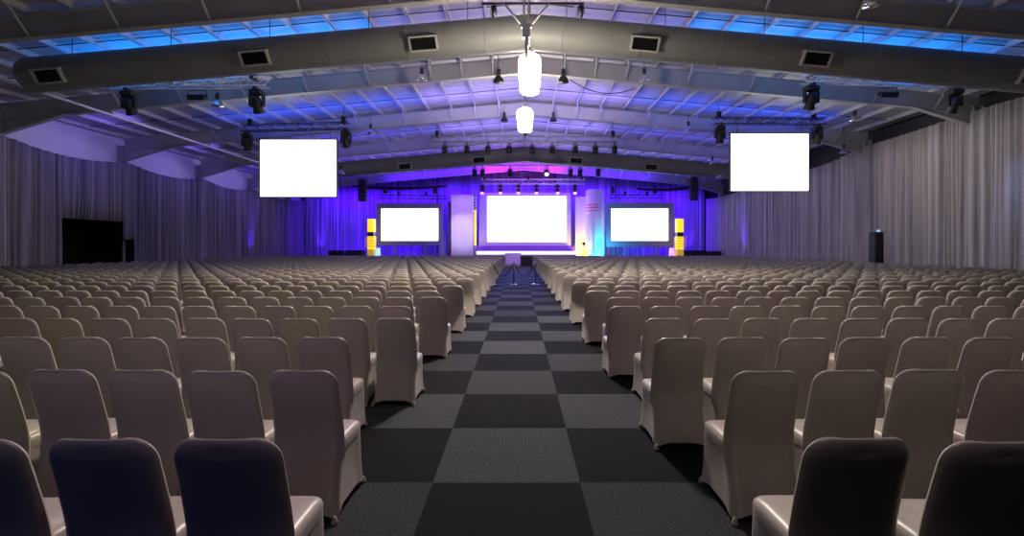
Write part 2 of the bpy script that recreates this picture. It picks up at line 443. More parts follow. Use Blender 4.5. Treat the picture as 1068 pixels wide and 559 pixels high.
for (x, y, jr, r, k, side) in spots:
    feet = r < 4
    key = (feet, rtint.choice((0, 0, 1, 2) if side < 0 else (0, 0, 0, 2)))
    if key not in protos: o = protos[key] = make_chair(*key)
    else: o = copy_tree(protos[key])
    o.location = (x, y, 0); o.rotation_euler = (0, 0, jr)
    o['label'] = 'covered banquet chair, %s from aisle in %s nearest row, on the %s side' % (ORD[k], ORD[r+1], 'black doorway' if side < 0 else 'tall speaker')
    o['group'] = 'covered banquet chairs in rows'
# the remaining rows, too many to tell apart
gb, gs, gk = backrest_geo(7, 8), seat_geo(12), skirt_geo(16, 4)
bv = np.array(gb[0]+gs[0]+gk[0]); bf = list(gb[1])+[tuple(i+len(gb[0]) for i in q) for q in gs[1]]+[tuple(i+len(gb[0])+len(gs[0]) for i in q) for q in gk[1]]
nvb = len(bv); lt = np.array([len(q) for q in bf]); li = np.array([i for q in bf for i in q])
allv = []
for (x, y, jr, r, k, side) in far:
    c, s_ = math.cos(jr), math.sin(jr)
    v = bv.copy(); v[:,0] = bv[:,0]*c-bv[:,1]*s_+x; v[:,1] = bv[:,0]*s_+bv[:,1]*c+y; allv.append(v)
nf_ = len(far); allv = np.concatenate(allv)
me = bpy.data.meshes.new('distant_chair_rows'); me.vertices.add(len(allv)); me.vertices.foreach_set('co', allv.astype(np.float32).ravel())
LI = (li[None,:]+(np.arange(nf_)*nvb)[:,None]).ravel(); LT = np.tile(lt, nf_)
me.loops.add(len(LI)); me.loops.foreach_set('vertex_index', LI.astype(np.int32)); me.polygons.add(len(LT))
me.polygons.foreach_set('loop_start', np.concatenate([[0], np.cumsum(LT)[:-1]]).astype(np.int32)); me.polygons.foreach_set('loop_total', LT.astype(np.int32))
me.polygons.foreach_set('use_smooth', [True]*len(LT)); me.update(calc_edges=True); me.validate(); me.materials.append(M_cover)
o = bpy.data.objects.new('distant_chair_rows', me); COL.objects.link(o)
tag(o, 'mass of small distant covered chairs filling the hall up to the stage', 'chairs', kind='stuff')

# ------------------------------------------------------------------ ducts
def duct(D, Zc, r, xa, xb, vents, label):
    root = empty('ceiling_duct', (RX, D, Zc), label, 'duct', 'round ducts under the roof')
    def zc(x): return -.086*abs(x)
    m = MB(); pts = []; rs = []
    xs = []
    x = xa
    def ring(x, rr): pts.append((x-RX, 0, zc(x-RX))); rs.append(rr)
    ring(xa, r*.5); ring(xa+.06, r*.85); ring(xa+.2, r); ring(xa+.22, r)
    for xx in np.arange(xa+.6, xb-.3, .6):
        if abs(xx-RX) > .35: ring(xx, r)
    ring(RX-.3, r); ring(RX, r); ring(RX+.3, r); ring(xb-.22, r); ring(xb-.2, r); ring(xb-.06, r*.85); ring(xb, r*.5)
    for xx in np.arange(xa+2.4, xb-.3, 2.4):
        if abs(xx-RX) > .35:
            q = .086*(1 if xx < RX else -1)*.02
            m.tube([(xx-RX-.02, 0, zc(xx-RX)-q), (xx-RX+.02, 0, zc(xx-RX)+q)], r+.004, 40)
    order = sorted(range(len(pts)), key=lambda i: pts[i][0]); pts = [pts[i] for i in order]; rs = [rs[i] for i in order]
    m.tube(pts, rs, 40); m.build('duct_pipe', M_duct, root)
    for (vx, wd, hg, an) in vents:
        d = Vector((0, -math.cos(an), -math.sin(an))); c = Vector((vx-RX, 0, zc(vx-RX)))+d*(r+.02)
        sl = -.086 if vx > RX else .086
        X = Vector((1, 0, sl)).normalized(); Yd = d; Zd = X.cross(Yd); Zd.normalize(); R = Matrix((X, Yd, Zd)).transposed()
        m = MB(); t = .05
        for (dx, dz, w_, h_) in ((0, hg/2-t/2, wd, t), (0, -hg/2+t/2, wd, t), (-wd/2+t/2, 0, t, hg), (wd/2-t/2, 0, t, hg)):
            m.box(c+R @ Vector((dx, 0, dz)), (w_, .18, h_), R)
        v = m.build('air_vent', M_ventf, root)
        m = MB(); m.box(c-d*.03, (wd-.1, .04, hg-.1), R)
        for k in range(6): m.box(c+R @ Vector((0, .03, -hg/2+.09+k*(hg-.18)/5)), (wd-.12, .09, .012), R)
        m.build('vent_grille', M_black, v)
    for x in np.arange(math.ceil(xa+1), xb-.5, 3.1):
        m = MB(); z0 = zc(x-RX)+r; m.tube([(x-RX, 0, z0-.02), (x-RX, 0, rz(x)+.85-Zc)], .012, 6); m.build('hanging_rod', M_darkm, root)
    return root
D1 = 14.7; Zd = 8.39
duct(D1, Zd, .53, vx(27,D1), 16.9, [(vx(p,D1), .86, .44, .5) for p in (67,275,445,668,841,1061)], 'large grey round duct with rectangular vents, nearer of the two, above the lamps')
D2 = 32.9
duct(D2, 8.18, .53, -14.5, 15.2, [(vx(p,D2), .9, .46, .45) for p in (424,500,600,677)], 'smaller looking round duct farther off, above the stage trusses')

# ------------------------------------------------------------------ trusses and rigging
def truss(p0, p1, size, label, hoists, roofz=None, name='lighting_truss', group='aluminium lighting trusses', mt=None):
    p0, p1 = Vector(p0), Vector(p1); m = MB(); L = (p1-p0).length; d = (p1-p0)/L
    up = Vector((0,0,1)); sd = d.cross(up).normalized(); h = size/2
    cs = [(a, b_) for a in (-1,1) for b_ in (-1,1)]
    for a, b_ in cs: m.tube([p0+sd*h*a+up*h*b_, p1+sd*h*a+up*h*b_], .025, 8)
    n = max(2, round(L/(size*1.1)))
    for i in range(n):
        q0, q1 = p0+d*L*i/n, p0+d*L*(i+1)/n
        s_ = 1 if i % 2 else -1
        for a in (-1, 1):
            m.tube([q0+sd*h*a-up*h*s_, q1+sd*h*a+up*h*s_], .012, 5); m.tube([q0+up*h*a-sd*h*s_, q1+up*h*a+sd*h*s_], .012, 5)
    c = (p0+p1)/2
    o = m.build(name, mt or M_alu); tag(o, label, 'truss', group); TR.append((p0, p1, size))
    for t in hoists:
        q = p0.lerp(p1, t); zt = rz(q.x)+.72
        w_ = MB(); w_.tube([q+up*(h+.28), Vector((q.x, q.y, zt))], .014, 6); w_.build('hanging_cable', M_cable, o)
        w_ = MB(); w_.box(q+up*(h+.17), (.2, .16, .26), None, .02); w_.box(q+up*(h-.02), (.12, size+.08, .1)); w_.build('chain_hoist', M_black, o)
    return o
TR = []
def under(px, D, s=1.0):
    p0, p1, size = TR[-1] if D != 'x' else TR[-1]
    best = min(((q0, q1, z) for q0, q1, z in TR if abs(q0.y-D) < .01), key=lambda q: max(q[0].x-vx(px,D), vx(px,D)-q[1].x, 0))
    x = vx(px, D); t = (x-best[0].x)/(best[1].x-best[0].x)
    return Vector((x, D, best[0].z+(best[1].z-best[0].z)*t-best[2]/2-.035-.012*s))
def moving_head(p, label, tilt=0.3, s=1.0, up=False, lit=None, group='moving head lights'):
    """Hangs from p downwards (or stands on p when up)."""
    root = empty('moving_head_spotlight', p, label, 'stage light', group); root.scale = (s, s, s if not up else -s)
    m = MB(); m.box((0,0,-.12), (.3,.3,.13), None, .02); m.box((0,0,-.03), (.08,.3,.08)); m.build('base', M_black, root)
    m = MB(); m.box((0,0,-.2), (.32,.12,.05)); m.box((-.17,0,-.34), (.04,.12,.3)); m.box((.17,0,-.34), (.04,.12,.3)); m.build('yoke', M_blackg, root)
    R = Matrix.Rotation(tilt, 3, 'X')
    m = MB(); m.lathe([(.05,.2),(.11,.17),(.13,.02),(.12,-.12),(.14,-.2),(.14,-.23)], (0,0,-.42), 16, R); h = m.build('head', M_black, root)
    m = MB(); m.lathe([(.12,-.231),(.11,-.237)], (0,0,-.42), 16, R); m.build('lens', lit or M_lens, h)
    return root
def par_can(p, label, tilt=.4, s=1.0, lit=None, group='small par lights'):
    root = empty('par_spotlight', p, label, 'stage light', group); root.scale = (s, s, s)
    m = MB(); m.box((0,0,-.04), (.06,.1,.1)); m.tube([(-.13,0,-.28),(-.13,0,-.12),(0,0,-.09),(.13,0,-.12),(.13,0,-.28)], .014, 6); m.build('bracket', M_black, root)
    R = Matrix.Rotation(tilt, 3, 'X')
    m = MB(); m.lathe([(.03,.17),(.09,.15),(.11,.05),(.115,-.17),(.125,-.18)], (0,0,-.3), 16, R); m.build('can', M_black, root)
    m = MB(); m.lathe([(.105,-.175),(.09,-.184)], (0,0,-.3), 16, R); m.build('lens', lit or M_lens, root)
    return root
def high_bay(p, label, s=1.0, mt=None, drop=.6, group='unlit high bay lamps'):
    """p: centre of the reflector's rim."""
    root = empty('high_bay_hanging_lamp', p, label, 'lamp', group)
    m = MB(); m.lathe([(.25,0),(.245,.04),(.2,.17),(.12,.28),(.075,.32),(.07,.34)], n=24)
    m.lathe([(.23,-.004),(.19,.12),(.08,.26)], n=24); m.build('reflector', mt or M_chrome, root)
    m = MB(); m.lathe([(.075,.33),(.1,.36),(.1,.58),(.06,.63),(.02,.64)], n=16); m.build('ballast_housing', M_darkm, root)
    m = MB(); m.tube([(0,0,.63),(0,0,max(.7, (rz(p[0])+.68-p[2])/s))], .012, 6); m.build('hanging_rod', M_cable, root)
    root.scale = (s,s,s)
    return root

# side trusses below the near duct
D = 16.7
truss(at(104,88,D), at(279,86,D), .3, 'truss below the near duct on the black doorway side, three black lights hanging', (.18,.92))
truss(at(838,82,D), at(1003,86,D), .3, 'truss below the near duct on the floor speaker side, three black lights hanging', (.05,.95))
NT = 'moving head lights below the near duct'
for (px, py, lb, s) in ((135,85,'black moving head at the wall end of the doorway side truss',1.35),(268,84,'black moving head at the aisle end of the doorway side truss',1.35),(846,83,'black moving head at the aisle end of the floor speaker side truss',1.35),(995,84,'black moving head at the wall end of the floor speaker side truss',1.35)):
    moving_head(under(px, D, s), lb, .5, s, group=NT)
for (px, py, lb) in ((206,88,'wide black flood hanging at the middle of the doorway side truss'),(926,85,'wide black flood hanging at the middle of the floor speaker side truss')):
    root = empty('flood_spotlight', under(px, D), lb, 'stage light', 'wide black floods')
    m = MB(); m.box((0,0,-.3), (.62,.28,.2), Matrix.Rotation(.3,3,'X'), .04); m.build('housing', M_black, root)
    m = MB(); m.tube([(-.33,0,-.3),(-.33,0,-.06),(.33,0,-.06),(.33,0,-.3)], .018, 6); m.build('bracket', M_black, root)
    m = MB(); m.box((0,-.05,-.41), (.5,.2,.02), Matrix.Rotation(.3,3,'X')); m.build('lens', M_lens, root)
# trusses that carry the hanging screens
D = 23.0
truss(at(252,134,D), at(364,131,D), .3, 'truss directly over the hanging screen on the doorway side', (.08,.95), mt=M_darkm)
truss(at(744,126,D), at(860,127,D), .3, 'truss directly over the hanging screen on the floor speaker side', (.05,.9), mt=M_darkm)
for (px, py, lb) in ((258,133,'black light at the wall end above the doorway side hanging screen'),(361,131,'black light at the aisle end above the doorway side hanging screen'),(751,126,'black light at the aisle end above the floor speaker side hanging screen'),(852,127,'black light at the wall end above the floor speaker side hanging screen')):
    moving_head(under(px, D, 1.5), lb, .2, 1.35, group='moving heads over the hanging screens')
def hanging_screen(x0, y0, x1, y1, D, tz, label):
    a, b_ = at(x0, y0, D), at(x1, y1, D); cx, cz = (a.x+b_.x)/2, (a.z+b_.z)/2; w_, h_ = b_.x-a.x, a.z-b_.z
    root = empty('hanging_projection_screen', (cx, D, cz-h_/2), label, 'projection screen', 'screens hung over the seating')
    m = MB(); t = .05
    m.span((-w_/2-t,-.03,-t), (-w_/2,.06,h_+t)); m.span((w_/2,-.03,-t), (w_/2+t,.06,h_+t)); m.span((-w_/2,-.03,-t), (w_/2,.06,0)); m.span((-w_/2,-.03,h_), (w_/2,.06,h_+t)); m.span((-w_/2,.03,0), (w_/2,.06,h_))
    m.build('frame', M_screenF, root)
    m = MB(); m.span((-w_/2,-.01,0), (w_/2,.02,h_)); m.build('lit_surface', M_screen, root)
    for sx in (-1, 1):
        m = MB(); m.tube([(sx*w_*.42, .02, h_+t), (sx*w_*.42, .02, tz-(cz-h_/2)-.24)], .012, 6); m.build('hanging_cable', M_cable, root)
hanging_screen(271.5,146,351,205,22.9, at(300,133,23).z, 'bright white blank screen hanging above the chairs on the black doorway side')
hanging_screen(762,139.5,843,199,22.9, at(800,126,23).z, 'bright white blank screen hanging above the chairs on the floor speaker side')
# centre trusses before and above the stage
D = 28.0
truss(at(450,145,D), at(645,145,D), .36, 'centre truss just below the fourth rafter carrying a row of black lights', (.03,.5,.97))
for i, px in enumerate((464,487,509,531,555,576,600,621,641)):
    par_can(under(px, D, 1.35), '%s par light from the doorway side on the truss below the fourth rafter' % ORD[i+1], .2+.3*random.random(), 1.35)
D = 35.0
truss(at(490,170,D), at(642,170,D), .36, 'centre truss hung under the far duct', (.02,.38,.98))
for i, (px, lit) in enumerate(((495,0),(503,0),(532,0),(570,1),(595,0),(605,0),(624,0))):
    par_can(under(px, D, 1.5), 'lit warm par light on the truss under the far duct' if lit else '%s par light from the doorway side on the truss under the far duct' % ORD[i+1], (-.8 if lit else .4), 1.5, M_warmdot if lit else None)
D = 41.0
truss(at(502,189.5,D), at(610,189.5,D), .4, 'stage truss over the centre screen with pink glowing lights', (.03,.45,.97))
for i, px in enumerate((500,522,540.5,559.5,581.5,599.5)):
    moving_head(under(max(px, 503), D, 1.3), '%s pink lit moving head from the doorway side, over the centre screen' % ORD[i+1], -.7, 1.3, lit=M_pinkdot, group='pink lit moving heads')
D = 42.0
truss(at(394,205,D), at(466,206,D), .3, 'small truss over the stage screen nearer the doorway wall', (.3,.7), mt=M_darkm)
truss(at(635,205,D), at(692,205,D), .3, 'small truss over the stage screen nearer the floor speaker wall', (.3,.7), mt=M_darkm)
for px, lb in ((402,'black light on the small truss at its doorway wall end'),(454,'black light on the small truss beside the lilac scenic flat'),(639,'black light on the small truss beside the ribbed column'),(683,'black light on the small truss at its floor speaker wall end')):
    p = at(px, 205, D); moving_head((p.x, D, p.z+.25), lb, .3, 1.0, up=True, group='lights on the small side trusses')
# rig over the aisle that carries the near lamp
D = 12.2
root = empty('lamp_rig_hanging_frame', (at(549,0,D).x, D, 0), 'pale steel hanging frame with diagonal struts above the near lit lamp', 'rig')
zt, zb_ = rz(root.location.x)+.2, at(549,52,D).z
m = MB(); m.tube([(-.06,0,zb_+.55),(-.06,0,zt)], .03, 8); m.tube([(.06,0,zb_+.1),(.06,0,zt)], .03, 8); m.build('mast', M_white, root)
for sx in (-1, 1):
    m = MB(); m.tube([(sx*.6,0,at(0,3,D).z), (sx*.1,0,at(0,27,D).z)], .028, 8); m.build('strut', M_white, root)
m = MB(); m.bar((-1.15,0,at(0,4,D).z), (1.5,0,at(0,4,D).z), .05, .05); m.build('crossbar', M_darkm, root)
m = MB(); m.box((0,0,at(0,34,D).z), (.2,.16,.3), None, .02); m.box((0,0,at(0,27,D).z), (.3,.12,.1)); m.build('hook_block', M_white, root)
m = MB(); m.tube([(.0,0,zb_-.25),(.0,0,at(0,38,D).z)], .045, 10); m.build('drop_tube', M_white, root)
for px, lb in ((515,'black light at the doorway end of the rig crossbar above the near lamp'),(606,'black light at the speaker end of the rig crossbar above the near lamp')):
    p = at(px, 4, D); moving_head((p.x, D, p.z-.045), lb, 1.2, .45, group='lights on the lamp rig')
# lit lamps
def lit_lamp(px, py, D, hpx, wpx, label, power):
    p = at(px, py, D); h_, r_ = hpx*D/F, wpx*D/F/2
    root = empty('hanging_lantern_lamp', (p.x, D, p.z), label, 'lamp', 'lit hanging lamps on the ridge')
    m = MB(); m.lathe([(r_*.72,-h_/2),(r_*.8,-h_/2+.03),(r_*.9,-h_*.2),(r_*.98,h_*.15),(r_*.96,h_*.38),(r_*.8,h_*.47),(r_*.5,h_*.5)], n=32); m.build('glowing_body', M_lamp, root)
    m = MB(); m.lathe([(.14,h_*.5),(.15,h_*.5+.04),(.1,h_*.5+.12),(.05,h_*.5+.15)], n=20); m.build('top_cap', M_alu, root)
    ztop = rz(p.x)+.2-p.z
    m = MB(); m.tube([(0,0,h_*.5+.12),(0,0,ztop)], .015, 6); m.build('hanging_cable', M_cable, root)
lit_lamp(552.5,77.5,12.6,39,24,'larger brilliant lit lamp nearer the camera, hanging below the rig frame',0)
lit_lamp(547.5,125.5,19.6,23,17,'smaller brilliant lit lamp hanging farther along the ridge',0)
# unlit high bay lamps
HB = [(440,84,17.6,.75,None,'chrome bell lamp hanging before the second rafter, on the doorway side'),
      (672,84,17.6,.75,None,'chrome bell lamp hanging before the second rafter on the floor speaker side'),
      (520,86,18.3,.85,M_black,'black dome lamp close beside the bigger lit lamp, doorway side'),
      (587.5,86,18.3,.85,M_black,'black dome lamp close beside the bigger lit lamp, floor speaker side'),
      (227,111,17.6,.8,None,'bright chrome bell lamp hanging under the truss on the doorway side'),
      (891,127,22,1.0,None,'bright chrome bell lamp between floor speaker side screen and its near truss'),
      (386.5,139,24.2,.75,None,'chrome bell lamp under the third rafter, doorway side'),
      (718,136,24.2,.75,None,'chrome bell lamp under the third rafter, floor speaker side'),
      (526,126.5,24.4,.75,M_black,'small black dome lamp beside the farther lit lamp, doorway side'),
      (577,126.5,24.4,.75,M_black,'small black dome lamp beside the farther lit lamp, floor speaker side'),
      (909,6,9.5,.62,None,'dull dome lamp near the top edge high above the floor speaker side chairs'),
      (880,160,24.4,.75,None,'small bell lamp beside the drape past the floor speaker side screen'),
      (743,171,30.2,.75,None,'small bell lamp at the aisle edge of the floor speaker side screen'),
      (356,181,30.2,.75,None,'small bell lamp at the aisle edge of the doorway side screen'),
      (229,162,30,.7,None,'small dull bell lamp on the pipe before the third white gable')]
for (px, py, D, s, mt, lb) in HB: high_bay(at(px, py, D), lb, s, mt)
# festoon cables beside the lamps
for (a, b_, mid, D, lb) in (((594,83),(662,92),(628,97),18.0,'thin black cable looping from the dome lamp to the bell lamp, floor speaker side'),):
    P = [at(a[0]+(b_[0]-a[0])*t, a[1]*(1-t)**2+2*(2*mid[1]-(a[1]+b_[1])/2)*t*(1-t)+b_[1]*t*t, D) for t in [i/14 for i in range(15)]]
    tag(MB().tube(P, .018, 6).build('hanging_cable', M_cable), lb, 'cable')
# long pale service pipe under the rafters
m = MB(); m.tube([(-16.5, 13.2, 7.02), (-16.5, 30.5, 7.02)], .05, 10)
o = tag(m.build('service_pipe', M_white), 'long straight pale pipe under the rafters running towards the doorway side screen', 'pipe')
for y in (19, 25): MB().bar((-16.5, y, 7.05), (-16.5, y, rz(-16.5)+.02), .04, .12).build('hanging_bracket', M_beam, o)

# ------------------------------------------------------------------ stage
YS = 41.5
sx0, sx1 = vx(497,YS), vx(601,YS)
root = empty('stage_platform', ((sx0+sx1)/2, YS, 0), 'low stage with a brilliant white front edge below the centre screen', 'stage')
hw = (sx1-sx0)/2
m = MB(); m.span((-hw,0.02,1.13), (hw,4.0,1.25)); m.build('deck', M_fascia, root)
m = MB(); m.span((-hw,.04,0), (hw,.1,1.13)); m.span((-hw,.1,0), (-hw+.05,4,1.13)); m.span((hw-.05,.1,0), (hw,4,1.13)); m.build('skirting', M_fascia, root)
m = MB(); m.span((-hw,-.02,1.0), (hw,.02,1.26)); m.build('edge_light', M_edge, root)
# steps
root = empty('stage_steps', (vx(535,40.6), 40.6, 0), 'white lit steps from the aisle up to the stage', 'steps')
for k in range(4): MB().span((-.75,k*.22,0), (.75,.86,.28*(k+1)), .015).build('step', M_white, root)
root = empty('monitor_box', (vx(549.5,39.9), 39.9, 0), 'low dark box on the floor at the aisle end beside the white steps', 'box')
m = MB(); m.span((-.55,0,0), (.55,.5,.92), .02); m.build('body', M_riser, root)
m = MB(); m.span((-.48,-.012,.1), (.48,.004,.84)); m.build('front_grille', M_case, root)
# centre screen
D = 44.0
a, b_ = at(508.5,205,D), at(590.5,252,D)
s0, s1 = at(499.5,201,D), at(595.5,257,D)
root = empty('stage_projection_screen', ((a.x+b_.x)/2, D, 1.253), 'biggest bright blank screen at the centre of the stage in a pale surround', 'projection screen'); cx = root.location.x
m = MB(); m.span((s0.x-cx,.02,0), (s1.x-cx,.3,s0.z-1.25)); m.build('surround', M_surr, root)
m = MB(); m.span((a.x-cx,-.03,b_.z-1.25), (b_.x-cx,.02,a.z-1.25)); m.build('lit_surface', M_screen, root)
m = MB(); m.span((s0.x-cx-.1,-.6,0.001), (s1.x-cx+.3,-.5,.5)); m.build('base_fascia', mat('violet_lit_fascia', (.3,.1,.5), .6), root)  # violet wash on the fascia put into its colour
# side screens on legs
def side_screen(fx0, fx1, fy0, fy1, x0, x1, y0, y1, D, label):
    f0, f1, a, b_ = at(fx0,fy0,D), at(fx1,fy1,D), at(x0,y0,D), at(x1,y1,D); cx = (f0.x+f1.x)/2
    root = empty('stage_projection_screen', (cx, D, 0), label, 'projection screen', 'framed side screens of the stage')
    m = MB(); m.span((f0.x-cx,.0,f1.z), (f1.x-cx,.2,b_.z)); m.span((f0.x-cx,0,a.z), (f1.x-cx,.2,f0.z)); m.span((f0.x-cx,0,b_.z), (a.x-cx,.2,a.z)); m.span((b_.x-cx,0,b_.z), (f1.x-cx,.2,a.z)); m.span((a.x-cx,.1,b_.z),(b_.x-cx,.2,a.z)); m.build('frame', M_grey, root)
    m = MB(); m.span((a.x-cx,.04,b_.z), (b_.x-cx,.1,a.z)); m.build('lit_surface', M_screen, root)
    for x in (f0.x-cx+1.7, f1.x-cx-1.6):
        m = MB(); m.span((x-.09,.02,0), (x+.09,.18,f1.z)); m.span((x-.25,-.4,0), (x+.25,.6,.06)); m.build('leg', M_grey, root)
side_screen(392.5,461.5,212,256,397.5,457,217.5,251,43,'smaller framed blank screen on the stage, next to the lilac scenic flat')
side_screen(632.5,703,211,257.5,637.5,697,217.5,251,43,'smaller framed blank screen on the stage, next to the ribbed white column')
# scenic pieces
def flat(x0, x1, y0, D, dep, m_, name, label, cat='scenic panel'):
    a, b_ = at(x0,y0,D), at(x1,y0,D); cx = (a.x+b_.x)/2; root = empty(name, (cx, D, 0), label, cat)
    m = MB(); m.span((a.x-cx,0,0), (b_.x-cx,dep,a.z), .02); m.build('face_panel', m_, root); return root, b_.x-cx, a.z
r_, hw, zt = flat(470.5,493,203,42.2,.5,M_white,'scenic_flat','tall plain lilac white scenic flat between the centre and doorway side screens')
MB().span((-hw-.35,.5,.0), (hw-.1,.56,zt-.6)).build('rear_return', M_screenF, r_)
MB().span((-hw,-.06,0), (hw,0,.12)).build('plinth', M_white, r_)
r_, hw, zt = flat(493.2,496.9,199,43.2,.4,M_grey,'scenic_pillar','thin dark pillar with a yellow lit strip beside the lilac flat')
z1, z2 = at(0,219,43.2).z, at(0,256,43.2).z
MB().span((-.04,-.05,z2), (hw-.02,0,z1)).build('amber_lit_strip', M_amber, r_)  # amber light falling on the strip put in as glow
for k in range(4):
    z = at(0,206.5+k*3.2,43.2).z; MB().span((-.05,-.16,z-.05), (hw,0,z+.05)).build('fin', M_white, r_)
r_, hw, zt = flat(600,613,205,44.0,.25,M_white,'scenic_flat','tall narrow flat lit yellow beside the ribbed white column')
MB().span((-hw,-.06,0), (hw,0,.12)).build('plinth', M_white, r_)
D = 42.2; c0 = at(622.3,197,D)
root = empty('scenic_column', (c0.x, D+.9, 0), 'tall rounded white column with horizontal fins and cyan light', 'scenic panel')
m = MB(); rr = vx(632,D)-c0.x; m.lathe([(rr,0),(rr,c0.z-.05),(rr-.05,c0.z)], n=40); m.build('drum', M_white, root)
for k in range(17):
    z = at(0,264-k*2.55,D).z
    V = MB(); P = []
    for i in range(13):
        an = PI+.15+i/12*1.25; P.append((an))
    for an0, an1 in zip(P, P[1:]):
        V.add([( (rr+q)*math.cos(t), (rr+q)*math.sin(t), z+dz) for t in (an0, an1) for q in (-.02,.12) for dz in (-.04,.04)], [(0,1,3,2),(4,6,7,5),(0,4,5,1),(2,3,7,6),(0,2,6,4),(1,5,7,3)])
    V.build('fin', M_white, root)
for k in range(3):
    z = at(0,213+k*3.2,D).z
    V = MB(); V.tube([((rr+.06)*math.cos(t), (rr+.06)*math.sin(t), z) for t in np.linspace(PI+.0, PI+1.7, 14)], .05, 6); V.build('coloured_band', mat('rose_band', (.75,.12,.3), .5), root)
def totem(x0, x1, yu0, yu1, yl0, yl1, D, sd, label):
    cx = (vx(x0,D)+vx(x1,D))/2; hw = (vx(x1,D)-vx(x0,D))/2
    root = empty('light_totem', (cx, D, 0), label, 'light column', 'amber light totems')
    z = lambda y: at(0,y,D).z
    MB().span((-hw,-.3,z(yu1)), (hw,.3,z(yu0)), .02).build('upper_lightbox', M_amber, root)
    MB().span((-hw*.9,-.26,z(yl0)), (hw*.9,.26,z(yu1))).build('dark_neck', M_screenF, root)
    MB().span((-hw,-.3,z(260)), (hw,.3,z(yl0)), .02).build('lower_lightbox', M_amber, root)
    MB().span((-hw,-.3,0), (hw,.3,z(260))).build('base', M_amberdim, root)
    for k in range(4):
        zz = z(yl0+1.5+k*2.9); MB().span((-hw-(.18 if sd < 0 else .08),-.36,zz-.05), (hw+(.18 if sd > 0 else .08),.36,zz+.05)).build('fin', M_amberdim, root)
totem(384.3,390.8,228.5,242,246.5,266,41.5,-1,'amber glowing stacked light column at the doorway end of the stage')
totem(705.2,711.8,228.3,242.3,246.8,266,41.5,1,'amber glowing stacked light column at the floor speaker end of the stage')
for (x0, x1, mt_, lb) in ((391.5,397,M_cyan,'small pale blue uplight glow by the amber column, doorway end'),(697.5,704,M_pink,'small pink white uplight glow by the amber column, speaker end')):  # uplight shining on the panel, built as a glowing box
    D = 41.2; cx = (vx(x0,D)+vx(x1,D))/2; hw = (vx(x1,D)-vx(x0,D))/2; root = empty('uplight_glow', (cx, D, 0), lb, 'uplight glow', 'uplight glows')
    m = MB(); m.lathe([(hw,.12),(hw*.95,.8),(hw*.7,at(0,258.5,D).z)], n=20); m.build('glowing_body', mt_, root)
    m = MB(); m.lathe([(hw*1.05,0),(hw*1.05,.12)], n=20); m.build('base', M_black, root)
# line arrays
def line_array(px, y0, y1, wpx, D, label):
    p = at(px, y0, D); H = (y1-y0)*D/F; W_ = wpx*D/F; root = empty('hanging_line_array', (p.x, D, p.z), label, 'loudspeaker', 'flown speaker arrays')
    n = 6
    for k in range(n):
        R = Matrix.Rotation(.03*k, 3, 'X'); m = MB(); m.box((0,.02*k*k*.2,-H*(k+.5)/n), (W_,.5,H/n-.02), R, .015); o = m.build('speaker_module', M_black, root)
        m = MB(); m.box((0,-.25+.02*k*k*.2,-H*(k+.5)/n), (W_-.06,.02,H/n-.06), R); m.build('grille', M_case, o)
    m = MB(); m.box((0,0,.06), (W_*.7,.6,.08)); m.tube([(0,0,.1),(0,0,rz(p.x)+.7-p.z)], .02, 6); m.build('hanging_bracket', M_darkm, root)
line_array(378,188,210,8,40.5,'black speaker array hung beside the amber column, doorway wall side')
line_array(723.5,186,209,7.5,40.5,'black speaker array hung beside the amber column, floor speaker wall side')
# cases at the stage ends
def case(x0, x1, y0, D, label):
    cx = (vx(x0,D)+vx(x1,D))/2; hw = (vx(x1,D)-vx(x0,D))/2; h_ = at(0,y0,D).z; root = empty('subwoofer_cabinet', (cx, D, 0), label, 'loudspeaker', 'black cabinets at the stage ends')
    m = MB(); m.span((-hw,0,0), (hw,.9,h_), .03); m.build('cabinet', M_black, root)
    m = MB(); m.span((-hw+.08,-.02,.1), (hw-.08,.01,h_-.1)); m.build('grille', M_case, root)
    for sx in (-1, 1): MB().span((sx*(hw+.005)-.015,.35,h_*.5-.1), (sx*(hw+.005)+.015,.55,h_*.5+.1)).build('handle', M_darkm, root)
case(342.5,356,261,41.5,'black cabinet by the doorway end backdrop, farther from the amber column')
case(360,378,261,41.5,'black cabinet by the doorway end backdrop, right beside the amber column')
case(713.5,735,261.2,41.5,'black cabinet by the speaker end backdrop, right beside the amber column')
case(737.5,752,262,41.5,'black cabinet by the speaker end backdrop, farther from the amber column')
# black swag valances at the roof in front of the backdrop
for (x0, x1, ya, yb_, lb) in ((345,466,191,194,'black swag cloth across the roof above the doorway end screen'),(664,745,197,190,'black swag cloth across the roof above the speaker end screen')):
    D = 43.6; n = 40; V = []; Fc = []
    for i in range(n+1):
        t = i/n; c = at(x0+(x1-x0)*t, ya+(yb_-ya)*t, D); sg = .35*math.sin(PI*t)
        for dz, dy in ((.13,0),(0,-.06),(-.13,0)): V.append((c.x, D+dy+.03*math.sin(i*1.9), c.z-sg+dz*(.5+.5*math.sin(PI*t))))
    for i in range(n):
        for j in range(2): a_ = i*3+j; Fc.append((a_,a_+3,a_+4,a_+1))
    me = me_of('hanging_valance', (V, Fc), M_valance); o = bpy.data.objects.new('hanging_valance', me); COL.objects.link(o); md = o.modifiers.new('thickness','SOLIDIFY'); md.thickness = .02
    tag(o, lb, 'valance')
